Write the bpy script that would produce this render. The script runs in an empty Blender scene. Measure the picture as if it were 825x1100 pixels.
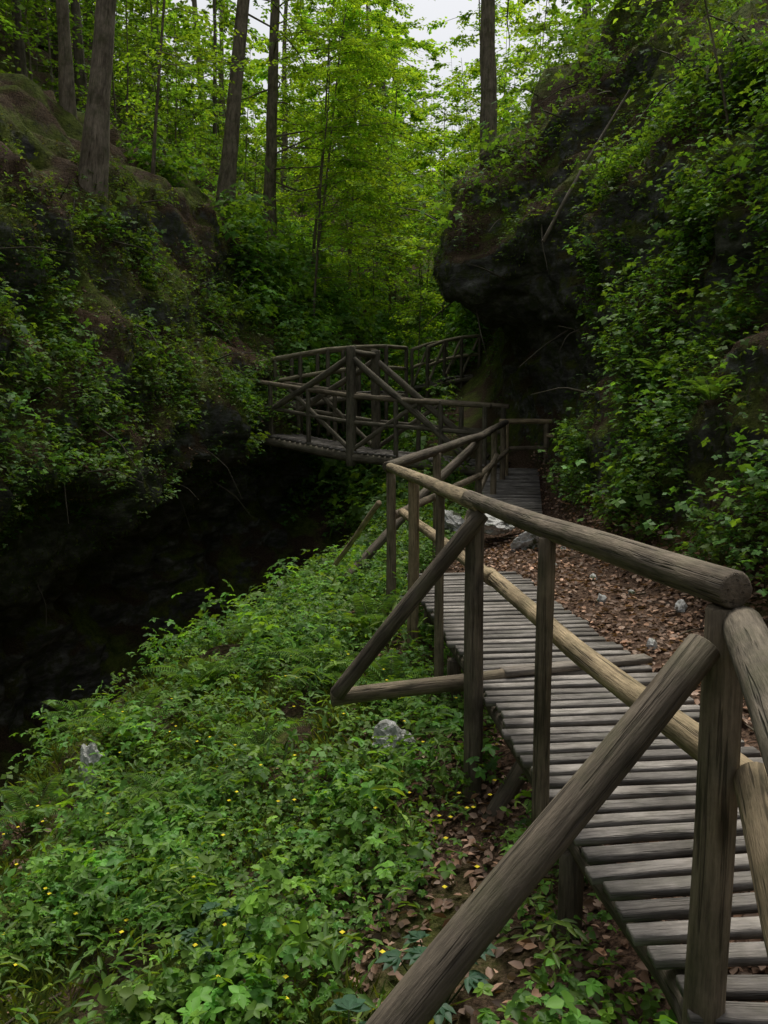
import bpy, math, random
import numpy as np
from mathutils import Vector, noise
rng=np.random.default_rng(7); random.seed(7)
scene=bpy.context.scene
def link(o): scene.collection.objects.link(o); return o
def nrm(v): return v/np.maximum(np.linalg.norm(v,axis=-1,keepdims=True),1e-9)
def fbm(p,s=1.0,o=4,off=0.0):
    return noise.fractal(Vector((p[0]*s+off,p[1]*s+off*.7,p[2]*s-off)),1.0,2.0,o)
# ---------------- materials
def newmat(name):
    m=bpy.data.materials.new(name); m.use_nodes=True; nt=m.node_tree; nt.nodes.clear()
    out=nt.nodes.new('ShaderNodeOutputMaterial'); return m,nt,out
def nd(nt,t,**k):
    n=nt.nodes.new(t)
    for a,b in k.items(): setattr(n,a,b)
    return n
def ramp(nt,fac,stops):
    r=nt.nodes.new('ShaderNodeValToRGB'); nt.links.new(fac,r.inputs[0])
    e=r.color_ramp.elements
    while len(e)<len(stops): e.new(.5)
    for i,(p,c) in enumerate(stops):
        e[i].position=p; e[i].color=(c,c,c,1) if isinstance(c,(int,float)) else (*c,1)
    return r.outputs[0]
def mixc(nt,f,a,b,bt='MIX'):
    n=nt.nodes.new('ShaderNodeMix'); n.data_type='RGBA'; n.blend_type=bt
    for s,v in ((n.inputs[0],f),(n.inputs[6],a),(n.inputs[7],b)):
        if isinstance(v,bpy.types.NodeSocket): nt.links.new(v,s)
        elif isinstance(v,(int,float)): s.default_value=v
        else: s.default_value=(*v,1)
    return n.outputs[2]
def noiset(nt,vec,scale,detail=5,rough=.6):
    n=nt.nodes.new('ShaderNodeTexNoise'); n.inputs['Scale'].default_value=scale
    n.inputs['Detail'].default_value=detail; n.inputs['Roughness'].default_value=rough
    if vec is not None: nt.links.new(vec,n.inputs['Vector'])
    return n.outputs['Fac']
def mathn(nt,op,a,b=0.0):
    n=nt.nodes.new('ShaderNodeMath'); n.operation=op
    for s,v in ((n.inputs[0],a),(n.inputs[1],b)):
        if isinstance(v,bpy.types.NodeSocket): nt.links.new(v,s)
        else: s.default_value=v
    return n.outputs[0]

def leaf_mat(name,trans,gloss):
    m,nt,out=newmat(name)
    at=nd(nt,'ShaderNodeAttribute',attribute_name='tint')
    d=nd(nt,'ShaderNodeBsdfDiffuse'); t=nd(nt,'ShaderNodeBsdfTranslucent'); g=nd(nt,'ShaderNodeBsdfGlossy')
    g.inputs['Roughness'].default_value=.5
    nt.links.new(at.outputs['Color'],d.inputs['Color'])
    c=mixc(nt,1.0,at.outputs['Color'],(1.7,1.5,.5),'MULTIPLY')
    nt.links.new(c,t.inputs['Color'])
    a=nd(nt,'ShaderNodeMixShader'); a.inputs[0].default_value=trans
    nt.links.new(d.outputs[0],a.inputs[1]); nt.links.new(t.outputs[0],a.inputs[2])
    b=nd(nt,'ShaderNodeMixShader'); b.inputs[0].default_value=gloss
    nt.links.new(a.outputs[0],b.inputs[1]); nt.links.new(g.outputs[0],b.inputs[2])
    nt.links.new(b.outputs[0],out.inputs[0]); return m
M_leaf=leaf_mat('leaf',.45,.02); M_dry=leaf_mat('dry_leaf',.08,.015)

def terrain_mat():
    m,nt,out=newmat('forest_ground')
    geo=nd(nt,'ShaderNodeNewGeometry'); tc=nd(nt,'ShaderNodeTexCoord'); P=tc.outputs['Object']
    sep=nd(nt,'ShaderNodeSeparateXYZ'); nt.links.new(geo.outputs['Normal'],sep.inputs[0])
    n1=noiset(nt,P,1.1,6); n2=noiset(nt,P,7,6); n3=noiset(nt,P,38,5,.7)
    soil=mixc(nt,ramp(nt,n3,[(.35,0.),(.65,1.)]),(.03,.02,.012),(.12,.082,.05))
    moss=mixc(nt,ramp(nt,mathn(nt,'ADD',mathn(nt,'MULTIPLY',n2,.5),mathn(nt,'MULTIPLY',n3,.5)),[(.38,0.),(.62,1.)]),(.035,.05,.01),(.15,.185,.035))
    g=mixc(nt,ramp(nt,n1,[(.44,0.),(.56,1.)]),soil,moss)
    mp=nd(nt,'ShaderNodeMapping'); mp.inputs['Scale'].default_value=(1,1,2.6); mp.inputs['Rotation'].default_value=(.3,.4,0)
    nt.links.new(P,mp.inputs[0])
    r1=noiset(nt,mp.outputs[0],2.2,10,.7)
    rock=ramp(nt,r1,[(.30,(.02,.02,.018)),(.46,(.085,.083,.075)),(.6,(.19,.19,.175)),(.75,(.42,.42,.40))])
    rock=mixc(nt,ramp(nt,n2,[(.46,0.),(.6,.8)]),rock,(.06,.075,.022))
    s=mathn(nt,'ADD',sep.outputs['Z'],mathn(nt,'MULTIPLY',mathn(nt,'SUBTRACT',n2,.5),.9))
    rm=ramp(nt,s,[(.02,1.),(.28,0.)])
    c=mixc(nt,rm,g,rock)
    at=nd(nt,'ShaderNodeAttribute',attribute_name='litter')
    lit=mixc(nt,ramp(nt,noiset(nt,P,55,3),[(.4,0.),(.6,1.)]),(.05,.03,.02),(.18,.115,.078))
    c=mixc(nt,at.outputs['Fac'],c,lit)
    b=nd(nt,'ShaderNodeBsdfPrincipled'); b.inputs['Roughness'].default_value=.95; b.inputs['Specular IOR Level'].default_value=.15
    nt.links.new(c,b.inputs['Base Color'])
    hb=mathn(nt,'ADD',mathn(nt,'MULTIPLY',r1,1.2),mathn(nt,'MULTIPLY',n3,.35))
    bp=nd(nt,'ShaderNodeBump'); bp.inputs['Strength'].default_value=.9; bp.inputs['Distance'].default_value=.12
    nt.links.new(hb,bp.inputs['Height']); nt.links.new(bp.outputs[0],b.inputs['Normal'])
    nt.links.new(b.outputs[0],out.inputs[0]); return m
M_ter=terrain_mat()

def wood_mat(name,moss=.25,rough=.8,crack=.6):
    m,nt,out=newmat(name)
    lc=nd(nt,'ShaderNodeAttribute',attribute_name='logco'); ti=nd(nt,'ShaderNodeAttribute',attribute_name='tint')
    mp=nd(nt,'ShaderNodeMapping'); mp.inputs['Scale'].default_value=(1,1,.07); nt.links.new(lc.outputs['Vector'],mp.inputs[0])
    g=noiset(nt,mp.outputs[0],110,6,.65)
    mp2=nd(nt,'ShaderNodeMapping'); mp2.inputs['Scale'].default_value=(1,1,.3); nt.links.new(lc.outputs['Vector'],mp2.inputs[0])
    s=noiset(nt,mp2.outputs[0],12,6,.65)
    mp3=nd(nt,'ShaderNodeMapping'); mp3.inputs['Scale'].default_value=(1,1,.035); nt.links.new(lc.outputs['Vector'],mp3.inputs[0])
    cr=noiset(nt,mp3.outputs[0],55,2,.5); crk=ramp(nt,cr,[(.60,0.),(.635,1.),(.66,1.),(.70,0.)])
    k=mixc(nt,1.,ramp(nt,g,[(.3,.5),(.5,.9),(.7,1.2)]),ramp(nt,s,[(.28,.4),(.5,.95),(.72,1.4)]),'MULTIPLY')
    c=mixc(nt,1.,ti.outputs['Color'],k,'MULTIPLY')
    kn=nt.nodes.new('ShaderNodeTexVoronoi'); kn.inputs['Scale'].default_value=5.5; nt.links.new(mp2.outputs[0],kn.inputs['Vector'])
    c=mixc(nt,mathn(nt,'MULTIPLY',ramp(nt,kn.outputs['Distance'],[(.06,1.),(.13,0.)]),.7),c,(.05,.035,.02))
    c=mixc(nt,mathn(nt,'MULTIPLY',crk,crack),c,(.025,.02,.015))
    tc=nd(nt,'ShaderNodeTexCoord'); mo=noiset(nt,tc.outputs['Object'],5,6,.7)
    c=mixc(nt,mathn(nt,'MULTIPLY',ramp(nt,mo,[(.48,0.),(.66,1.)]),moss),c,(.07,.08,.03))
    mo2=noiset(nt,tc.outputs['Object'],2.3,4,.6)
    c=mixc(nt,mathn(nt,'MULTIPLY',ramp(nt,mo2,[(.5,0.),(.62,1.)]),.55),c,mixc(nt,1.,c,(.5,.48,.45),'MULTIPLY'))
    b=nd(nt,'ShaderNodeBsdfPrincipled'); b.inputs['Roughness'].default_value=rough; b.inputs['Specular IOR Level'].default_value=.25
    nt.links.new(c,b.inputs['Base Color'])
    bp=nd(nt,'ShaderNodeBump'); bp.inputs['Strength'].default_value=.7; bp.inputs['Distance'].default_value=.01
    nt.links.new(mathn(nt,'SUBTRACT',mathn(nt,'ADD',g,s),crk),bp.inputs['Height']); nt.links.new(bp.outputs[0],b.inputs['Normal'])
    nt.links.new(b.outputs[0],out.inputs[0]); return m
M_wood=wood_mat('weathered_log',.35); M_slat=wood_mat('weathered_plank',.2,.75,.35)
M_bark=wood_mat('bark',.6,.95,.5)
def rock_mat():
    m,nt,out=newmat('pale_limestone')
    tc=nd(nt,'ShaderNodeTexCoord'); P=tc.outputs['Object']
    a=noiset(nt,P,11,8,.7); q=noiset(nt,P,5,6,.7)
    c=ramp(nt,a,[(.3,(.2,.2,.19)),(.48,(.55,.55,.53)),(.7,(.75,.75,.73))])
    c=mixc(nt,ramp(nt,q,[(.5,0.),(.6,1.)]),c,(.06,.075,.025))
    b=nd(nt,'ShaderNodeBsdfPrincipled'); b.inputs['Roughness'].default_value=.9
    nt.links.new(c,b.inputs['Base Color'])
    bp=nd(nt,'ShaderNodeBump'); bp.inputs['Strength'].default_value=.8; bp.inputs['Distance'].default_value=.04
    nt.links.new(a,bp.inputs['Height']); nt.links.new(bp.outputs[0],b.inputs['Normal'])
    nt.links.new(b.outputs[0],out.inputs[0]); return m
M_rock=rock_mat()

# ---------------- mesh builder (quads)
class Q:
    def __init__(s): s.v=[];s.f=[];s.c=[];s.l=[];s.m=[];s.n=0
    def add(s,v,f,c,mi=0,l=None):
        v=np.asarray(v,float).reshape(-1,3); f=np.asarray(f,int).reshape(-1,4)
        c=np.asarray(c,float)
        if c.ndim==1: c=np.tile(c,(len(v),1))
        s.v.append(v); s.f.append(f+s.n); s.c.append(c); s.m.append(np.full(len(f),mi))
        s.l.append(np.zeros_like(v) if l is None else l); s.n+=len(v)
    def build(s,name,mats,smooth=True,parent=None):
        v=np.concatenate(s.v);f=np.concatenate(s.f);c=np.concatenate(s.c);l=np.concatenate(s.l);mi=np.concatenate(s.m)
        me=bpy.data.meshes.new(name)
        me.vertices.add(len(v)); me.vertices.foreach_set('co',v.astype(np.float32).ravel())
        me.loops.add(len(f)*4); me.loops.foreach_set('vertex_index',f.astype(np.int32).ravel())
        me.polygons.add(len(f)); me.polygons.foreach_set('loop_start',(np.arange(len(f))*4).astype(np.int32))
        for m in mats: me.materials.append(m)
        me.polygons.foreach_set('material_index',mi.astype(np.int32))
        me.polygons.foreach_set('use_smooth',np.full(len(f),smooth))
        me.update(calc_edges=True)
        a=me.attributes.new('tint','FLOAT_COLOR','POINT'); a.data.foreach_set('color',np.concatenate([c,np.ones((len(c),1))],1).astype(np.float32).ravel())
        a=me.attributes.new('logco','FLOAT_VECTOR','POINT'); a.data.foreach_set('vector',l.astype(np.float32).ravel())
        o=bpy.data.objects.new(name,me); link(o)
        if parent: o.parent=parent
        return o
LT=np.array([(0,0,0),(.32,-.3,.07),(.7,-.22,.03),(1,0,-.1),(.7,.22,.03),(.32,.3,.07)]); LF=np.array([(0,1,2,3),(0,3,4,5)])
DT=np.array([(0,0,0),(.45,-.33,.0),(1,0,-.08),(.45,.33,.0)]); DF=np.array([(0,1,2,3)])
def leaves(q,P,D,N,S,C,full=True,mi=0,wid=1.0):
    T,F=(LT,LF) if full else (DT,DF)
    D=nrm(D); sd=nrm(np.cross(N,D)); n=np.cross(D,sd); S=np.broadcast_to(S,(len(P),))
    V=P[:,None]+S[:,None,None]*(T[None,:,0:1]*D[:,None]+T[None,:,1:2]*wid*sd[:,None]+T[None,:,2:3]*n[:,None])
    k=len(T); Fa=(F[None]+(np.arange(len(P))*k)[:,None,None]).reshape(-1,4)
    q.add(V.reshape(-1,3),Fa,np.repeat(C,k,axis=0),mi)
def tint(n,base,var=.35,warm=.25):
    b=np.array(base); k=np.exp(rng.normal(0,var,(n,1))); w=rng.uniform(-warm,warm,(n,1))
    return np.clip(b*k*np.concatenate([1+w,np.ones((n,1)),1-w*.8],1),0,.9)
def tube(q,pts,rad,col,sides=12,mi=0,wob=.05,caps=True,seg=.12):
    pts=np.asarray(pts,float)
    L=np.concatenate([[0],np.cumsum(np.linalg.norm(np.diff(pts,axis=0),axis=1))])
    n=max(2,int(L[-1]/seg)+1); t=np.linspace(0,L[-1],n)
    C=np.stack([np.interp(t,L,pts[:,k]) for k in range(3)],1)
    R=np.interp(t,L,np.broadcast_to(rad,(len(pts),)))
    tg=nrm(np.gradient(C,axis=0)); ref=np.array([0,0,1.]) if abs(tg[:,2]).mean()<.8 else np.array([1.,0,0])
    a=nrm(np.cross(tg,ref)); b=np.cross(tg,a)
    off=random.uniform(0,50)
    bend=np.array([[noise.noise(Vector((x*.8,off,k*9.))) for k in range(3)] for x in t])*wob*R[:,None]*6*(wob>0)
    C=C+bend*np.sin(np.pi*t/L[-1])[:,None]
    an=np.arange(sides)/sides*2*math.pi
    rr=np.array([[1+wob*2*noise.noise(Vector((math.cos(x)*1.2,math.sin(x)*1.2+off,tt*1.5))) for x in an] for tt in t])
    ring=lambda i,s,o:C[i]+tg[i]*o+(a[i]*np.cos(an)[:,None]+b[i]*np.sin(an)[:,None])*(R[i]*rr[i]*s)[:,None]
    rows=[];lc=[]
    def addrow(i,s,o):
        rows.append(ring(i,s,o)); lc.append(np.stack([np.cos(an)*R[i]*s+off,np.sin(an)*R[i]*s,np.full(sides,t[i])+o],1))
    if caps: addrow(0,.02,0);addrow(0,.86,0)
    for i in range(n):
        o=0
        if caps and i==0:o=R[0]*.12
        if caps and i==n-1:o=-R[-1]*.12
        addrow(i,1,o)
    if caps: addrow(n-1,.86,0);addrow(n-1,.02,0)
    V=np.concatenate(rows); m=len(rows)
    i,j=np.meshgrid(np.arange(m-1),np.arange(sides),indexing='ij'); j2=(j+1)%sides
    F=np.stack([i*sides+j,i*sides+j2,(i+1)*sides+j2,(i+1)*sides+j],-1).reshape(-1,4)
    q.add(V,F,np.array(col)*random.uniform(.85,1.15),mi,np.concatenate(lc))
def plank(q,a,b,w,h,col,mi=0):
    a=np.array(a,float);b=np.array(b,float); L=np.linalg.norm(b-a); d=(b-a)/L
    s=nrm(np.cross(np.array([0,0,1.]),d)); u=np.cross(d,s); e=.006
    prof=[(-w/2+e,0),(w/2-e,0),(w/2,-e),(w/2,-h),(-w/2,-h),(-w/2,-e)]
    off=random.uniform(0,50); n=4; rows=[];lc=[]
    def row(t,sc,o=0):
        jt=random.uniform(-.005,.005)
        for x,z in prof:
            rows.append(a+d*t+s*(x*sc+jt)+u*((z+h/2)*sc-h/2)); lc.append((x*1.0+off,z,t))
    row(0,.02);row(0,1)
    for k in range(1,n): row(L*k/n,1)
    row(L,1);row(L,.02)
    m=n+3; k=6; i,j=np.meshgrid(np.arange(m-1),np.arange(k),indexing='ij'); j2=(j+1)%k
    F=np.stack([i*k+j,i*k+j2,(i+1)*k+j2,(i+1)*k+j],-1).reshape(-1,4)
    q.add(np.array(rows),F,np.array(col)*random.uniform(.65,1.3),mi,np.array(lc))

# ---------------- terrain
S={}
S[0]=[(-30,20),(-18,13),(-12,8.5),(-8.5,6),(-7,3),(-6.2,.5),(-7.0,-2.0),(-6.2,-4.2),(-5.2,-4.3),(-4.3,-3),(-3.6,-2.0),(-1.4,-1.1),(.6,-.45),(2.0,-.2),(3.2,.1),(3.9,1.5),(4.4,2.8),(4.9,4),(5.8,5.5),(9,9),(22,18)]
S[-12]=[(x,z+1.2) for x,z in S[0]]
S[4]=[(-29,20),(-17,13),(-11,8.5),(-8,6),(-6.5,3.2),(-5.6,.6),(-6.8,-2.0),(-6,-4.2),(-4.9,-4.3),(-4.2,-3),(-3.5,-1.9),(-1.4,-1.2),(.5,-.62),(1.8,-.12),(2.8,.12),(3.5,1.4),(3.9,2.7),(4.3,4),(5.2,5.5),(8.5,8.6),(22,15)]
S[8]=[(-28,20),(-16,13),(-10,8.5),(-6.8,6.2),(-5.5,3.2),(-4.6,.5),(-6.2,-1.6),(-5.6,-4.2),(-4.3,-4.3),(-3.4,-2.8),(-2.7,-1.5),(-1.1,-.85),(.2,-.42),(1.5,-.07),(2.4,.14),(3.0,1.5),(3.4,2.9),(3.8,4.2),(4.7,6),(7.8,9),(20,15)]
S[12]=[(-27,20),(-15,13),(-9.5,8.6),(-6.2,6.2),(-4.7,3.4),(-3.6,.7),(-5.6,-1.3),(-5.2,-3.6),(-3.0,-3.7),(-1.7,-2.4),(-.9,-.9),(.1,-.4),(1.2,0),(2.1,.1),(2.6,.3),(2.8,1.7),(2.9,3.2),(3.0,4.4),(3.9,6.2),(6.8,8.8),(18,15)]
S[15]=[(-26,20),(-14,13),(-8.8,8.6),(-5.4,6.3),(-4.1,3.8),(-2.8,1.0),(-4.9,-.8),(-4.5,-2.8),(-1.6,-2.9),(-.3,-1.7),(.4,-.4),(1.0,.2),(1.5,.4),(2.3,.5),(2.8,.7),(3.1,2.3),(2.7,3.2),(1.1,3.75),(1.8,5.7),(4.5,8.2),(17,15)]
S[18]=[(-25,20),(-13.5,13),(-8.2,8.6),(-4.9,6.4),(-3.5,3.9),(-2.1,1.4),(-3.2,-.8),(-2.4,-1.8),(-.6,-1.8),(.2,-.8),(.7,.2),(1.1,.8),(1.6,1.0),(2.1,1.2),(2.5,1.6),(2.8,3),(2.4,3.9),(1.4,4.6),(2.4,6.3),(5.2,8.6),(17,15)]
S[22]=[(-24,20),(-12.5,13),(-7.4,8.8),(-4,6.6),(-2.6,4.2),(-1.2,2.3),(-1.2,.3),(-.7,0),(.2,.1),(.6,.8),(.9,1.5),(1.3,2),(1.8,2.2),(2.2,2.5),(2.6,3),(2.9,4.2),(2.8,5.1),(2.7,5.9),(3.5,7.2),(6.3,9.4),(18,16)]
S[28]=[(-23,20),(-11,13.5),(-6,9),(-2.6,6.3),(-1.4,4.8),(-.2,3.5),(.1,2.6),(.4,2.4),(.9,2.5),(1.1,2.8),(1.3,3.2),(1.6,3.6),(2,4),(2.4,4.3),(2.8,4.8),(3.4,5.8),(3.6,6.6),(3.8,7.4),(4.6,8.6),(8,11),(20,18)]
S[38]=[(-26,22),(-13,15.5),(-7,11),(-3.4,8.6),(-2,7.5),(-.6,6.6),(0,6.2),(.5,6),(1,6),(1.4,6.2),(1.8,6.4),(2.2,6.7),(2.6,7),(3,7.3),(3.6,7.8),(4.4,8.6),(5,9.2),(5.6,9.8),(7,11),(11,13.5),(24,21)]
S[55]=[(-34+3.4*k,14+abs(k-10)*.9) for k in range(21)]
S[90]=[(-60+6*k,27+abs(k-10)*.8) for k in range(21)]
ky=np.array(sorted(S)); K=np.array([S[k] for k in ky],float)
def herm(xk,yk,xq):
    m=np.zeros_like(yk); dx=np.diff(xk).reshape(-1,*([1]*(yk.ndim-1))); sl=np.diff(yk,axis=0)/dx
    m[1:-1]=(sl[:-1]*dx[1:]+sl[1:]*dx[:-1])/(dx[1:]+dx[:-1]); m[0]=sl[0]; m[-1]=sl[-1]
    i=np.clip(np.searchsorted(xk,xq,side='right')-1,0,len(xk)-2); h=(xk[i+1]-xk[i]); t=(xq-xk[i])/h
    sh=(-1,*([1]*(yk.ndim-1))); t=t.reshape(sh); h=h.reshape(sh)
    return (2*t**3-3*t**2+1)*yk[i]+(t**3-2*t**2+t)*h*m[i]+(-2*t**3+3*t**2)*yk[i+1]+(t**3-t**2)*h*m[i+1]
SU=16
yq=np.concatenate([np.arange(-12,0,.5),np.arange(0,24,.1),np.arange(24,40,.25),np.arange(40,90.1,1.2)])
uq=np.arange(0,20*SU+1)/SU
G1=herm(ky.astype(float),K,yq)
G2=herm(np.arange(21.),G1.transpose(1,0,2),uq).transpose(1,0,2)
ny,nu=len(yq),len(uq)
G=np.zeros((ny,nu,3)); G[:,:,0]=G2[:,:,0]; G[:,:,2]=G2[:,:,1]; G[:,:,1]=yq[:,None]
def gnorm(G):
    du=np.gradient(G,axis=1); dv=np.gradient(G,axis=0); return nrm(np.cross(du,dv))
NR=gnorm(G)
amp=np.interp(uq,[0,3,4.5,5.2,7,8,9.5,11,11.8,13.6,14.2,15,18,20],[1,.6,.5,.8,.8,.35,.3,.14,.05,.04,.12,.5,.5,1])
D=np.zeros((ny,nu))
for i in range(ny):
    for j in range(nu):
        p=G[i,j]
        n1=noise.fractal(Vector((p[0]*.55,p[1]*.55,p[2]*.8)),.8,2.1,6)
        n2=abs(noise.noise(Vector((p[0]*1.3+5,p[1]*1.3,p[2]*2.4))))
        D[i,j]=(n1*.8-n2*.5+.1)*amp[j]
D*=np.interp(yq,[0,12,30,90],[.8,1,1.1,2.5])[:,None]
G=G+NR*D[:,:,None]
LIT=np.zeros((ny,nu))
for i in range(ny):
    for j in range(nu):
        p=G[i,j]; u=uq[j]; y=yq[i]
        a=min(max((u-11.7)/.4,0),1)*min(max((14.25-u)/.3,0),1)*(y<16)
        b=0
        if 9<u<12: b=min(max((fbm(p,.7,3,11)-.22)*5,0),1)
        if 3.2<u<5.2: b=.7*min(max((fbm(p,.5,3,41)-.2)*4,0),1)
        c=1 if (7<u<9.2 and 10<y<14) else 0
        LIT[i,j]=max(a,b,c*.9)
q=Q(); i,j=np.meshgrid(np.arange(ny-1),np.arange(nu-1),indexing='ij')
F=np.stack([i*nu+j,i*nu+j+1,(i+1)*nu+j+1,(i+1)*nu+j],-1).reshape(-1,4)
q.add(G.reshape(-1,3),F,(.1,.1,.1))
ter=q.build('terrain',[M_ter])
a=ter.data.attributes.new('litter','FLOAT','POINT'); a.data.foreach_set('value',LIT.astype(np.float32).ravel())
A_=G[:-1,:-1];B_=G[:-1,1:];C_=G[1:,1:];D_=G[1:,:-1]
cr=np.cross(C_-A_,D_-B_); area=np.linalg.norm(cr,axis=-1)/2; FN=nrm(cr)
fu=(uq[:-1]+uq[1:])/2; fy=(yq[:-1]+yq[1:])/2
def sample(n,ylo,yhi,ulo,uhi,mask=None,thr=.0,ms=.8,off=0.,nz=.08):
    w=area*((fy>=ylo)&(fy<yhi))[:,None]*((fu>=ulo)&(fu<uhi))[None]
    w=w.ravel()/w.sum(); k=rng.choice(len(w),n,p=w); i,j=np.unravel_index(k,area.shape)
    s=rng.random((n,1));t=rng.random((n,1))
    P=A_[i,j]*(1-s)*(1-t)+B_[i,j]*s*(1-t)+C_[i,j]*s*t+D_[i,j]*(1-s)*t; N=FN[i,j]; U=fu[j]
    if mask:
        f=np.array([fbm(p,ms,3,off) for p in P]); keep=f>thr+rng.normal(0,nz,n); P,N,U=P[keep],N[keep],U[keep]
    return P,N,U
flatG=G.reshape(-1,3)
def ground(x,y,top=True):
    d=(flatG[:,0]-x)**2+(flatG[:,1]-y)**2; k=np.argpartition(d,6)[:6]
    return flatG[k,2].max() if top else flatG[k,2].min()
def rdir(n,elev=(0,.3)):
    a=rng.uniform(0,2*math.pi,n); e=rng.uniform(*elev,n)
    return np.stack([np.cos(a)*np.cos(e),np.sin(a)*np.cos(e),np.sin(e)],1)
UP=np.array([0,0,1.])
def herbs(q,P,N,stems,leafn,h,size,base,full=True,spread=.14,var=.3,wid=1.0):
    n=len(P); up=nrm(N*.5+UP*.8)
    scale=np.exp(rng.normal(0,.25,n))
    cp=tint(n,base,.25,.2)
    for s in range(stems):
        o=rdir(n,(-.1,.1))*rng.uniform(.2,1,(n,1))*spread*scale[:,None]
        tip=P+o+up*(rng.uniform(*h,n)*scale)[:,None]
        a0=rng.uniform(0,6.28,n); tilt=nrm(UP+rng.normal(0,.35,(n,3))+o*2)
        e1=nrm(np.cross(tilt,rng.normal(0,1,(n,3)))); e2=np.cross(tilt,e1)
        sz=size*scale*rng.uniform(.7,1.25,n)
        for l in range(leafn):
            an=l/leafn*2*math.pi+rng.normal(0,.2,n)
            d=e1*np.cos(an)[:,None]+e2*np.sin(an)[:,None]-UP*.15
            leaves(q,tip,d,tilt+rng.normal(0,.2,(n,3)),sz*rng.uniform(.8,1.15,n),cp*np.exp(rng.normal(0,var,(n,1))*.6),full,0,wid)
# --- near ground cover
q=Q()
P,N,U=sample(14500,.5,10.5,9.9,12.25,True,-.04,.9,3.)
dens=np.clip(1.05-(-P[:,0]-1.)*.3,.22,1)*np.clip((U-9.6)/1.2,.2,1); k=rng.random(len(P))<dens; P,N=P[k],N[k]
near=P[:,1]<5.0
r=rng.random(len(P))<.5
herbs(q,P[near&r],N[near&r],4,3,(.05,.17),.029,(.12,.24,.035),True,.10,.35,1.25)
herbs(q,P[near&~r],N[near&~r],4,5,(.03,.12),.022,(.09,.185,.03),True,.09,.35,1.2)
herbs(q,P[~near],N[~near],4,3,(.05,.18),.032,(.11,.22,.034),False,.11,.35,1.25)
P,N,U=sample(2200,.8,5.0,10.6,12.1,True,.02,1.1,31.)
herbs(q,P,N,4,5,(.12,.26),.034,(.13,.275,.042),True,.12,.25,1.1)
P,N,U=sample(1100,1.,8.0,10.0,12.1,True,-.05,1.3,77.)
herbs(q,P,N,7,2,(.03,.3),.055,(.12,.22,.04),True,.1,.25,.5)
P,N,U=sample(900,5.,11.0,9.7,11.6,True,.0,1.,97.)
herbs(q,P,N,7,4,(.08,.38),.042,(.13,.27,.042),True,.16,.25,1.)
P,N,U=sample(3500,9,16,9.8,12.2); herbs(q,P,N,3,3,(.04,.2),.05,(.10,.2,.032),False)
q.build('ground_cover_plants',[M_leaf])
q=Q(); P,N,U=sample(5200,1,13,9.2,11.8,True,-.05,1.0,50.)
for k in range(14):
    d=nrm(rdir(len(P),(.4,1.2))); leaves(q,P+rng.normal(0,.05,(len(P),3))*[1,1,.2],d,rdir(len(P),(0,.5)),rng.uniform(.06,.18,len(P)),tint(len(P),(.10,.145,.028)),False,0,.16)
q.build('grass',[M_leaf])
q=Q(); P,N,U=sample(150,1.5,7,10.3,12.1)
P=P+UP*.24
for l in range(4):
    an=l*math.pi/2; d=np.tile([math.cos(an),math.sin(an),.1],(len(P),1)); leaves(q,P,d,np.tile(UP,(len(P),1)),.013,tint(len(P),(.7,.58,.03),.1,.02),False,0,1.6)
q.build('yellow_flowers',[M_dry])
q=Q()
for (n,a,b,c,d,msk) in [(11000,0,10,12.3,14.4,False),(2800,.5,6,11.6,12.6,False),(1500,10,15,12.3,14.3,False),(3000,10,14,7.2,9.2,False),(6000,1,10,9.3,12.2,True),(3500,6,20,3.5,5.2,True)]:
    P,N,U=sample(n,a,b,c,d,msk,.12,.7,11.)
    n=len(P); leaves(q,P+N*rng.uniform(.005,.035,(n,1)),rdir(n,(-.3,.5)),N+rng.normal(0,.45,(n,3)),rng.uniform(.035,.07,n),tint(n,(.24,.155,.11),.45,.12),True)
q.build('leaf_litter',[M_dry])
# twigs lying about
q=Q(); P,N,U=sample(110,1,12,9.6,14.6); 
for k in range(len(P)):
    a=random.uniform(0,6.28); L=random.uniform(.15,.6); d=np.array([math.cos(a),math.sin(a),0]); t=d-N[k]*np.dot(d,N[k]); t=nrm(t)
    p=P[k]+N[k]*.02; tube(q,[p,p+t*L*.5+N[k]*.02,p+t*L],[.008,.006,.003],(.14,.11,.08),5,0,.4,False,.08)
P,N,U=sample(60,7,20,3.4,5.8)
for k in range(len(P)):
    L=random.uniform(.3,1.2); p=P[k]; d=nrm(np.array([random.uniform(-.2,1),random.uniform(-.6,.4),random.uniform(-.9,.4)])); tube(q,[p,p+N[k]*.12+d*L*.5,p+N[k]*.1+d*L-UP*.15*L],[.014,.010,.004],(.12,.10,.08),5,0,.5,False,.12)
P,N,U=sample(50,6,20,14.6,19)
for k in range(len(P)):
    L=random.uniform(.3,1.2); p=P[k]; d=nrm(np.array([random.uniform(-1,.2),random.uniform(-.6,.4),random.uniform(-.9,.4)])); tube(q,[p,p+N[k]*.12+d*L*.5,p+N[k]*.1+d*L-UP*.15*L],[.014,.010,.004],(.14,.12,.09),5,0,.5,False,.12)
q.build('twigs',[M_bark])
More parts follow.
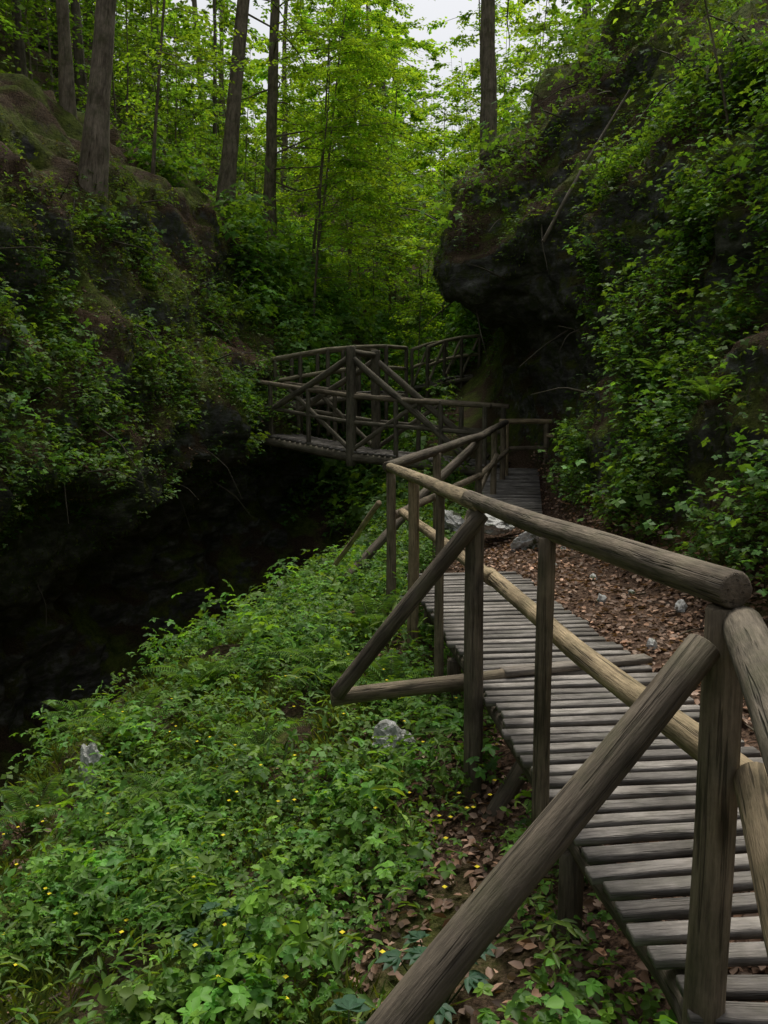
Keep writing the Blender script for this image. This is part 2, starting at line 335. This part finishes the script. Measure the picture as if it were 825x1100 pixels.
# hillside plants
q=Q()
P,N,U=sample(11000,4,24,3.2,5.5,True,-.06,.6,7.,.06); herbs(q,P,N,4,3,(.02,.15),.042,(.09,.16,.03),False,.16)
P,N,U=sample(6500,7,22,3.6,5.4,True,.1,.8,17.,.06); herbs(q,P,N,5,4,(.08,.32),.05,(.09,.185,.033),False,.2)
P,N,U=sample(6500,19,38,2.5,9,True,-.15,.5,7.); herbs(q,P,N,5,4,(.1,.7),.10,(.11,.23,.035),False,.35)
P,N,U=sample(1500,14,24,8.6,12,True,-.1,.7,9.); herbs(q,P,N,5,4,(.1,.5),.07,(.09,.185,.035),False,.25)
q.build('left_hillside_plants',[M_leaf])
q=Q()
P,N,U=sample(15500,4,24,14.2,19.3,True,-.06,.7,27.,.06)
k=~((U<16.9)&(U>14.3)&(P[:,1]>12)&(P[:,1]<20))&~((U<17.3)&(U>16)&(P[:,1]>13.5)&(P[:,1]<17)); P,N=P[k],N[k]
herbs(q,P,N,4,3,(.03,.2),.038,(.085,.165,.032),False,.15)
P,N,U=sample(7500,4,11.5,14.1,17.6,True,-.02,.8,37.,.06); herbs(q,P,N,5,4,(.06,.35),.036,(.10,.205,.035),False,.2,.3,1.2)
P,N,U=sample(2500,13,40,17.4,19.3,True,-.1,.8,37.); herbs(q,P,N,6,4,(.1,.6),.08,(.10,.205,.034),False,.4)
P,N,U=sample(4000,22,40,9,17); herbs(q,P,N,5,4,(.1,.7),.09,(.11,.23,.035),False,.4)
q.build('right_hillside_plants',[M_leaf])
q=Q(); P,N,U=sample(45000,5,24,3.0,5.6,True,-.15,1.2,60.); n=len(P)
leaves(q,P,nrm(N*.6-UP*.6+rng.normal(0,.4,(n,3))),N+rng.normal(0,.5,(n,3)),rng.uniform(.02,.075,n),tint(n,(.10,.13,.028),.4),False,0,.6)
P,N,U=sample(36000,5,22,14.4,19,True,-.15,1.2,70.); k=~((U<16.8)&(P[:,1]>12.5)); P,N=P[k],N[k]; n=len(P)
leaves(q,P,nrm(N*.6-UP*.6+rng.normal(0,.4,(n,3))),N+rng.normal(0,.5,(n,3)),rng.uniform(.02,.075,n),tint(n,(.085,.12,.028),.4),False,0,.6)
q.build('moss',[M_leaf])

def fern(x,y,size,z=None,col=(.11,.22,.038)):
    q=Q(); z=ground(x,y) if z is None else z; nf=9
    for f in range(nf):
        az=f/nf*6.28+random.uniform(-.3,.3); L=size*random.uniform(.75,1.1); n=26; el=random.uniform(.9,1.25)
        t=np.linspace(.1,1,n); r=L*(.25*t+.6*t**1.6); hh=L*(el*t-.62*t**2.4)
        C=np.stack([x+np.cos(az)*r,y+np.sin(az)*r,z+hh],1); T=nrm(np.gradient(C,axis=0)); sd=nrm(np.cross(T,UP)); up=np.cross(sd,T)
        ln=L*.2*np.clip(np.sin(np.pi*np.clip(t*.86+.12,0,1)),0,1)**.8+.008
        for s in(-1,1):
            leaves(q,C,sd*s+T*.4-UP*.1,up+rng.normal(0,.1,up.shape),ln,tint(n,col,.15,.1),True,0,.22)
        tube(q,C[::3],[.003]*len(C[::3]),(.06,.08,.02),5,0,0,False,.1)
    q.build('fern',[M_leaf])
for a in [(-1.75,7.3,.6),(-2.2,6.6,.55),(-.15,7.4,.55),(-.5,6.5,.55),(-1.3,8.3,.5),(.05,5.9,.5),(-2.6,5.6,.45),(2.9,8.4,.45),(2.8,6.9,.4),(-.9,5.6,.4),(-1.5,5.2,.4),(-3.0,7.6,.5)]: fern(*a)
def lobed(x,y,s):
    q=Q(); z=ground(x,y); n=9
    for k in range(n):
        az=k/n*6.28*1.6+random.uniform(-.3,.3); r=s*random.uniform(.25,.8); c=np.array([[x+math.cos(az)*r,y+math.sin(az)*r,z+.12+random.uniform(.02,.16)]])
        tube(q,[(x,y,z),(c[0]+[0,0,-.005])],[.005,.003],(.05,.07,.03),5,0,0,False)
        for l in range(5):
            an=az+(l-2)*.62; d=np.array([[math.cos(an),math.sin(an),-.15]])
            leaves(q,c,d,UP[None]+rng.normal(0,.12,(1,3)),np.array([s*.42*(1-.13*abs(l-2))]),tint(1,(.07,.15,.085),.12,.05),True,0,.8)
    q.build('hellebore_plant',[M_leaf])
lobed(-.12,2.35,.28); lobed(.2,2.7,.22); lobed(-.7,3.3,.2)

# ---------------- rocks
def rock(name,loc,size,seed,lvl=4):
    import bmesh
    bm=bmesh.new(); bmesh.ops.create_icosphere(bm,subdivisions=lvl,radius=1)
    for v in bm.verts:
        n=noise.fractal(v.co*1.3+Vector((seed,seed,0)),.8,2.2,5); r=noise.cell(v.co*1.6+Vector((seed,0,0)))
        v.co*=1+.4*n+.12*r
        v.co.x*=size[0];v.co.y*=size[1];v.co.z*=size[2]
    me=bpy.data.meshes.new(name); bm.to_mesh(me); bm.free(); me.materials.append(M_rock)
    o=bpy.data.objects.new(name,me); o.location=loc; o.rotation_euler=(.1*seed,.07*seed,seed); link(o)
rock('limestone_rock',(-2.34,6.1,ground(-2.34,6.1)+.10),(.09,.09,.19),3)
rock('limestone_rock',(.06,5.1,ground(.06,5.1)+.05),(.13,.13,.14),5)
rock('limestone_rock',(-2.15,10.6,ground(-2.15,10.6)+.02),(.2,.2,.12),8)
rock('limestone_rock',(1.45,10.2,.16),(.42,.22,.11),1)
rock('limestone_rock',(.95,10.6,.1),(.25,.22,.12),7)
rock('limestone_rock',(1.7,9.3,.02),(.22,.16,.07),9)
for k in range(12):
    y=random.uniform(4.5,9.5); x=random.uniform(1.9,2.5)-(y-5)*.05; rock('limestone_rock',(x,y,ground(x,y)+.0),(random.uniform(.03,.07),random.uniform(.03,.06),.035),k+11,2)

# ---------------- boardwalk
DK=(.155,.128,.095); MD=(.26,.21,.145); LI=(.42,.325,.20); SL=(.29,.265,.24); FAR=(.16,.14,.10)
Lp=np.array([(-.70,-2.6),(-.33,-1.6),(.235,0),(.62,1.1),(.84,1.75),(.84,2.1),(.74,2.81),(.60,4.36),(.39,6.46),(.26,7.75)])
Ls=np.concatenate([[0],np.cumsum(np.linalg.norm(np.diff(Lp,axis=0),axis=1))])
def LP(s): return np.array([np.interp(s,Ls,Lp[:,0]),np.interp(s,Ls,Lp[:,1])])
q=Q(); s=0
while s<Ls[-1]:
    p=LP(s); t=nrm(LP(min(s+.5,Ls[-1]))-LP(max(s-.5,0))); d=np.array([t[1],-t[0]])
    e0=random.uniform(-.03,.03); w=1.09+random.uniform(-.03,.03); z=random.uniform(-.006,.006)
    a=p-d*(.03+e0); b=p+d*w; plank(q,(a[0],a[1],z),(b[0],b[1],z+random.uniform(-.005,.005)),.068,.032,SL); s+=.112+random.uniform(-.004,.004)
for off in (.06,.98):
    pts=[]
    for s in np.linspace(0,Ls[-1],18):
        p=LP(s); t=nrm(LP(min(s+.5,Ls[-1]))-LP(max(s-.5,0))); d=np.array([t[1],-t[0]]); pp=p+d*off; pts.append((pp[0],pp[1],-.105))
    tube(q,pts,.062,DK,10,1)
tube(q,[(.48,4.05,-.75),(.9,4.25,-.16)],.05,DK,10,1)
plank(q,(.72,4.66,.045),(1.68,4.93,.045),.10,.035,(.24,.21,.18))
for (x,y) in [(.75,3.0),(.9,2.1),(.5,5.5),(.4,6.9),(.6,1.3)]: tube(q,[(x,y,-1.0),(x,y,-.16)],.05,DK,10,1)
q.build('boardwalk',[M_slat,M_wood])
q=Q(); n=30
for k in range(n):
    f=k/(n-1); c=np.array([1.75+.55*f,11.3+3.2*f,.17+.42*f]); d=nrm(np.array([1,-.17,0]))
    a=c-d*.42;b=c+d*.5; plank(q,a,b,.075,.035,SL)
tube(q,[(1.5,11.2,.04),(2.0,14.6,.47)],.06,DK,10,1); tube(q,[(2.1,11.2,.04),(2.6,14.5,.47)],.06,DK,10,1)
q.build('boardwalk',[M_slat,M_wood])

# ---------------- near log railing
q=Q()
tube(q,[(.86,1.96,-.7),(.86,1.96,1.09)],[.054,.05],MD,14)
tube(q,[(.64,3.09,-.12),(.64,3.09,1.09)],[.036,.033],MD,12)
tube(q,[(.50,4.33,-.85),(.50,4.33,1.05)],[.056,.05],DK,14)
tube(q,[(.38,5.35,-.3),(.38,5.35,1.06)],[.034,.03],MD,12)
tube(q,[(.25,6.65,-.5),(.25,6.65,1.05)],[.05,.046],LI,12)
tube(q,[(.07,7.95,-.5),(.07,7.95,1.0)],[.05,.046],MD,12)
tube(q,[(.865,1.92,1.14),(.66,3.09,1.12),(.48,4.5,1.10)],[.047,.046,.043],(.19,.155,.115),16)
tube(q,[(.52,4.25,1.09),(.03,8.15,1.045)],[.05,.045],(.36,.285,.18),14)
tube(q,[(.96,1.85,.63),(.745,3.0,.66),(.60,4.5,.66)],[.045,.043,.04],LI,14)
tube(q,[(.60,4.35,.66),(.18,7.9,.60)],[.042,.04],LI,12)
tube(q,[(.89,1.93,1.05),(.55,.98,1.10),(-.3,-1.6,1.11)],[.05,.05,.05],(.19,.16,.12),16)
tube(q,[(.93,1.9,.66),(.72,1.3,.66),(-.2,-1.5,.64)],[.052,.052,.05],(.27,.21,.13),16)
tube(q,[(-.25,-1.7,-.6),(-.25,-1.7,1.06)],.05,MD,12)
tube(q,[(.80,1.93,1.0),(.056,1.6,.275),(-.42,1.39,-.19)],[.046,.049,.053],DK,16)
tube(q,[(-.5,1.35,-.2),(1.2,2.05,-.22)],.055,DK,12)
tube(q,[(-.30,4.39,-.04),(.80,4.69,.0)],[.048,.045],MD,12)
tube(q,[(-.27,4.33,.0),(.53,4.27,1.04)],[.044,.046],DK,14)
tube(q,[(.03,7.9,1.05),(1.33,11.2,1.25),(2.08,13.7,1.43)],[.055,.055,.05],DK,12)
tube(q,[(.1,8.0,.55),(1.35,11.2,.72),(2.1,13.6,.95)],[.042,.042,.04],MD,12)
tube(q,[(-.52,9.5,-.48),(.45,10.4,.46),(1.35,11.25,1.2)],[.06,.06,.058],DK,12)
tube(q,[(-.6,9.55,-.5),(.5,10.0,-.42)],.055,MD,12)
tube(q,[(-.62,9.7,-.3),(-.05,8.6,.62)],.03,LI,10)
for x,y,z0,z1,c in [(.62,9.35,-.5,1.12,MD),(1.33,11.2,-.5,1.24,DK),(1.72,12.5,0,1.34,MD),(2.02,13.6,.2,1.44,MD),(2.12,13.9,.3,1.46,LI),(2.85,14.1,.4,1.42,MD),(3.2,13.9,.4,1.2,MD)]:
    tube(q,[(x,y,z0),(x,y,z1)],.048,c,10)
tube(q,[(2.0,13.9,1.44),(2.95,14.1,1.44)],.045,LI,10); tube(q,[(2.0,13.9,.98),(2.9,14.1,.98)],.04,MD,10)
tube(q,[(2.85,14.05,1.2),(3.3,13.85,1.17)],.04,LI,10)
tube(q,[(.9,10.4,-.2),(1.75,12.4,.95)],.035,MD,10)
q.build('log_railing',[M_wood])

# ---------------- footbridge with king-post truss
q=Q()
Lb=np.array([-3.2,17.0,1.28]); Mb=np.array([-.64,15.6,.86]); Rb=np.array([1.9,14.3,.66])
side=nrm(np.array([.45,.9,0.]))
def P_(f):
    return Lb+(Mb-Lb)*f*2 if f<.5 else Mb+(Rb-Mb)*(f-.5)*2
for k in range(46):
    f=k/45; c=P_(f); plank(q,c-side*.05,c+side*1.1,.085,.035,SL,1)
for o in (0,1.05):
    off=side*o
    tube(q,[P_(0)+off-[0,0,.13],P_(.5)+off-[0,0,.13],P_(1)+off-[0,0,.13]],.095,FAR,10)
    tube(q,[Mb+off+[0,0,-.3],Mb+off+[0,0,2.0]],.10,FAR,10)
    tube(q,[Mb+off+[0,0,1.8],P_(.06)+off+[0,0,.05]],.065,FAR,10)
    tube(q,[Mb+off+[0,0,1.8],P_(.93)+off+[0,0,.05]],.065,FAR,10)
    for h,r in((1.05,.05),(.55,.042)):
        tube(q,[P_(0)+off+[0,0,h],P_(.5)+off+[0,0,h],P_(1)+off+[0,0,h]],r,MD if h>1 else FAR,10)
    for f in (0.02,.17,.33,.67,.83,.98):
        tube(q,[P_(f)+off+[0,0,-.15],P_(f)+off+[0,0,1.08]],.048,FAR,10)
    tube(q,[P_(.5)+off+[0,0,.0],P_(.25)+off+[0,0,1.0]],.045,FAR,10); tube(q,[P_(.5)+off,P_(.75)+off+[0,0,1.0]],.045,FAR,10)
tube(q,[Mb+[0,0,1.9],Mb+side*1.05+[0,0,1.9]],.06,FAR,10)
tube(q,[Mb+[0,0,-.2],Mb+side*1.05+[0,0,-.2]],.07,FAR,10)
q.build('footbridge',[M_wood,M_slat])
def walkway(name,C,w,nposts,h=1.0,cross=False):
    q=Q(); C=np.array(C,float); L=np.concatenate([[0],np.cumsum(np.linalg.norm(np.diff(C,axis=0),axis=1))])
    f=lambda s:np.array([np.interp(s,L,C[:,k]) for k in range(3)])
    def sd(s):
        t=f(min(s+.4,L[-1]))-f(max(s-.4,0)); t[2]=0; return nrm(np.array([t[1],-t[0],0]))
    for s in np.arange(0,L[-1],.14): plank(q,f(s)-sd(s)*w/2,f(s)+sd(s)*w/2,.09,.035,SL,1)
    ss=np.linspace(0,L[-1],nposts)
    for g in(-1,1):
        pp=[f(s)+sd(s)*g*w/2 for s in ss]
        tube(q,[p-[0,0,.12] for p in pp],.08,FAR,8)
        for hh in (h,h*.52): tube(q,[p+[0,0,hh] for p in pp],.045,(.30,.265,.17),8)
        for p in pp: tube(q,[p+[0,0,-.9],p+[0,0,h+.03]],.046,FAR,8)
        if cross:
            for a,b in zip(pp[:-1],pp[1:]): tube(q,[a,b+[0,0,h]],.035,(.28,.25,.17),8)
    q.build(name,[M_wood,M_slat])
walkway('wooden_ramp',[(-3.6,17.4,1.45),(-2.6,18.0,1.75),(-1.3,18.4,2.0),(-.4,18.7,2.1),(.15,19.3,2.1)],1.0,8)
walkway('wooden_ramp',[(.95,21.6,2.3),(1.6,21.9,2.55),(2.4,22.2,2.65)],.9,4,1.0,True)

# ---------------- trees
def tree(name,base,top,H,r,lo,nbr,blen,lsize,col,nspray=10,nleaf=16,az=None,droop=.35,leafq=None,full=False,bark=(.22,.18,.135),seg=.3,maxz=None):
    own=leafq is None; q=Q() if own else leafq
    base=np.array(base,float); d=(np.array(top,float)-base); d=d/d[2]
    n=9; hs=np.linspace(0,H,n); w=[noise.noise(Vector((base[0],base[1],h*.25)))*.35*h/H for h in hs]
    pts=np.array([base+d*h*1.0+[w[k],w[k]*.5,0] for k,h in enumerate(hs)]); 
    rad=r*(1-.8*hs/H); rad[0]*=1.35
    pts[0,2]-=.4
    tube(q,pts,rad,bark,12 if r>.12 and own else 6,1,.06,False,seg)
    for b in range(nbr):
        f=lo+(1-lo)*(b+random.random())/nbr*.98; h=f*H; p0=np.array([np.interp(h,hs,pts[:,k]) for k in range(3)])
        a=random.uniform(0,6.28) if az is None else random.gauss(az,1.2)
        L=blen*(1.15-.75*(f-lo)/(1-lo))*random.uniform(.7,1.15); t=np.linspace(0,1,7)
        rise=random.uniform(.1,.45)
        bp=np.stack([p0[0]+np.cos(a+.4*t)*L*t,p0[1]+np.sin(a+.4*t)*L*t,p0[2]+L*(rise*t-droop*t**2)],1)
        bp[1:-1]+=rng.normal(0,.03*L,(5,3))
        rb=max(.01,r*.16*(1-f*.5)); tube(q,bp,np.linspace(rb,.005,7),bark,5 if own else 3,1,.05,False,.35 if own else 1.)
        ts=rng.uniform(.12,1,nspray); O=np.stack([np.interp(ts,t,bp[:,k]) for k in range(3)],1)
        aa=a+rng.choice([-1,1],nspray)*rng.uniform(.3,1.2,nspray); sl=rng.uniform(.35,1.,nspray)*(.4+L*.14)
        sd=nrm(np.stack([np.cos(aa),np.sin(aa),rng.uniform(-.35,.12,nspray)],1))
        lt=np.linspace(.1,1,nleaf)
        PP=O[:,None]+sd[:,None]*(sl[:,None]*lt[None])[:,:,None]-UP*(.18*sl[:,None]*lt[None]**2)[:,:,None]
        nn=nrm(np.tile(UP,(nspray,1))+rng.normal(0,.22,(nspray,3)))[:,None].repeat(nleaf,1)
        sgn=np.where(np.arange(nleaf)%2==0,1,-1)[None,:,None]
        lat=np.cross(nn,sd[:,None].repeat(nleaf,1))
        DD=sd[:,None]*.7+lat*sgn*.8-UP*.1
        m=nspray*nleaf
        PP=PP.reshape(m,3)+rng.normal(0,.04,(m,3)); cc=np.repeat(tint(nspray,col,.25,.15),nleaf,0)*np.exp(rng.normal(0,.15,(m,1)))
        leaves(q,PP,DD.reshape(m,3)+rng.normal(0,.15,(m,3)),nn.reshape(m,3)+rng.normal(0,.35,(m,3)),rng.uniform(.7,1.2,m)*lsize,cc,full)
    if own: return q.build(name,[M_leaf,M_bark])
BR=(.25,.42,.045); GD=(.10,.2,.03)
def tg(x,y,dz=-.1): return (x,y,ground(x,y)+dz)
tree('beech_tree',tg(-4.1,21),(-3.4,21,tg(-4.1,21)[2]+5.3),15,.21,.3,18,3.8,.11,BR,12,18,.3)
tree('beech_tree',tg(-3.5,25),(-3.2,25,tg(-3.5,25)[2]+7),16,.20,.1,38,5.0,.11,BR,14,20,0.)
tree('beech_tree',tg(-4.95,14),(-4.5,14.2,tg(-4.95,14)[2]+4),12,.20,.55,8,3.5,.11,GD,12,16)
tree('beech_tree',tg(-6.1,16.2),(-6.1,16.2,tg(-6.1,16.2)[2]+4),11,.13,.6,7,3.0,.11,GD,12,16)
tree('beech_tree',tg(2.6,20.5),(2.5,20.6,tg(2.6,20.5)[2]+5),14,.24,.35,18,3.6,.11,BR,12,16)
tree('young_beech_tree',tg(-2.0,22.5),(-1.4,22.7,14),8,.045,.12,40,3.0,.10,BR,14,20,0)
tree('young_beech_tree',tg(-2.2,25.5),(-1.2,25.7,14),11,.05,.08,46,3.8,.105,BR,15,20,0)
tree('young_beech_tree',tg(-2.4,27),(-1.7,27.2,14),10,.06,.08,36,3.2,.11,BR,14,20)
tree('young_beech_tree',tg(-1.3,29),(-.7,29,16),11,.06,.05,38,3.4,.12,BR,14,20)
tree('young_beech_tree',tg(.2,33),(.4,33,18),12,.07,.04,40,3.6,.14,BR,14,18)
tree('young_beech_tree',tg(3.5,27),(3.0,27,18),9,.06,.05,32,3.0,.12,BR,13,16)
tree('young_beech_tree',tg(2.2,31),(2.2,31,18),8,.06,.03,32,2.8,.13,BR,13,16)
tree('young_beech_tree',tg(1.0,24),(1.1,24,8),3.2,.03,.1,18,1.1,.09,BR,8,12)
tree('young_beech_tree',tg(-4.9,17.5),(-4.2,17.5,12),7,.04,.2,18,2.2,.09,BR,9,14)
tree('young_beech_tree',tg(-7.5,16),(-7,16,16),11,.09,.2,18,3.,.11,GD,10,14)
tree('sapling',tg(3.75,9),(3.2,8.9,ground(3.75,9)+1.9),2.4,.016,.5,9,.55,.065,(.2,.38,.06),6,8,full=True)
tree('sapling',tg(4.3,8.2),(4.2,8.0,ground(4.3,8.2)+2.),2.6,.014,.4,8,.5,.06,(.18,.34,.06),6,8,full=True)
q=Q(); tube(q,[(2.35,12.2,4.1),(2.9,12.1,5.15),(3.5,12.0,6.15)],[.028,.022,.014],(.34,.29,.23),7,0,.1); q.build('fallen_branch',[M_bark])
q=Q(); tube(q,[(-5.6,8.4,6.3),(-4.9,9.2,6.55),(-4.2,9.8,6.9),(-3.6,10,7.4)],[.07,.055,.045,.02],(.06,.05,.04),8,0,.3)
tube(q,[(-4.9,9.2,6.55),(-4.3,9.3,6.35),(-3.9,9.4,6.4)],[.04,.03,.01],(.06,.05,.04),8,0,.3); q.build('dead_branch',[M_bark])
# background forest
q=Q()
for k in range(34):
    y=random.uniform(38,80); x=random.uniform(-.58,.5)*y+random.uniform(-3,3)
    H=random.uniform(13,22)
    tree('x',tg(x,y,-.3),(x+random.uniform(-.8,.8),y,ground(x,y)+8),H,random.uniform(.2,.4),random.uniform(.05,.2),18,5.2,.36,tuple(np.array((.16,.30,.04))*random.uniform(.6,1.4)),10,10,leafq=q,seg=2.)
for k in range(250):
    y=random.uniform(29,75); x=random.uniform(-.55,.5)*y+random.uniform(-3,3)
    H=random.uniform(3.5,11)
    tree('x',tg(x,y,-.3),(x+random.uniform(-1.,1.),y,ground(x,y)+8),H,.03,.04,11,3.1,.27 if y>45 else .18,tuple(np.array((.17,.31,.04))*random.uniform(.5,1.4)),8,9,leafq=q,seg=2.)
for k in range(26):
    y=random.uniform(15,34); x=-7.5-random.uniform(0,13)-(20-y)*.15
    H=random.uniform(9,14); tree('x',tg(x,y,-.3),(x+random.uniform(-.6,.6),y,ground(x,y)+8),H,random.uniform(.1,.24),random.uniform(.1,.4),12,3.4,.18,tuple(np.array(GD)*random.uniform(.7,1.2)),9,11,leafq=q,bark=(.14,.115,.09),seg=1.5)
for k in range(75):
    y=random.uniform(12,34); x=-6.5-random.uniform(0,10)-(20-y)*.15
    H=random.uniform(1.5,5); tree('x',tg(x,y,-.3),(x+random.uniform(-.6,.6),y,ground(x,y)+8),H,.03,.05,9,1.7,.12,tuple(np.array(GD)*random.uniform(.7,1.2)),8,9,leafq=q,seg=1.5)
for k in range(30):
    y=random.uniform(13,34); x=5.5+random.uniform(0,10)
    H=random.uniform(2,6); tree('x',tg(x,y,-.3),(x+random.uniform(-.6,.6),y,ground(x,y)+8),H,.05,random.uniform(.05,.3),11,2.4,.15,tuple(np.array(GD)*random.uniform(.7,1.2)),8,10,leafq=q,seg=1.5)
q.build('background_forest',[M_leaf,M_bark])

# ---------------- light, world, camera
w=bpy.data.worlds.new('World'); scene.world=w; w.use_nodes=True; nt=w.node_tree
bg=nt.nodes['Background']; sky=nt.nodes.new('ShaderNodeTexSky'); sky.sky_type='NISHITA'; sky.sun_disc=False
EL=math.radians(66); AZ=math.radians(8)
sky.sun_elevation=EL; sky.sun_rotation=AZ; sky.dust_density=4; sky.air_density=1.0
hs=nt.nodes.new('ShaderNodeHueSaturation'); hs.inputs['Saturation'].default_value=.2
nt.links.new(sky.outputs[0],hs.inputs['Color']); nt.links.new(hs.outputs[0],bg.inputs[0]); bg.inputs[1].default_value=.14
sl=bpy.data.lights.new('sun','SUN'); sl.energy=2.5; sl.angle=math.radians(22); sl.color=(1,.95,.84)
so=link(bpy.data.objects.new('sun',sl)); dv=Vector((math.sin(AZ)*math.cos(EL),math.cos(AZ)*math.cos(EL),math.sin(EL))); so.rotation_euler=dv.to_track_quat('Z','Y').to_euler()
cd=bpy.data.cameras.new('camera'); cam=link(bpy.data.objects.new('camera',cd)); cam.location=(0,0,1.57); cam.rotation_euler=(math.radians(83),0,0)
cd.sensor_fit='VERTICAL'; cd.sensor_height=24; cd.sensor_width=18; cd.lens=18.7; cd.clip_end=500; cd.clip_start=.02
scene.camera=cam
scene.view_settings.view_transform='Standard'
print('faces',sum(len(o.data.polygons) for o in scene.objects if o.type=='MESH'))
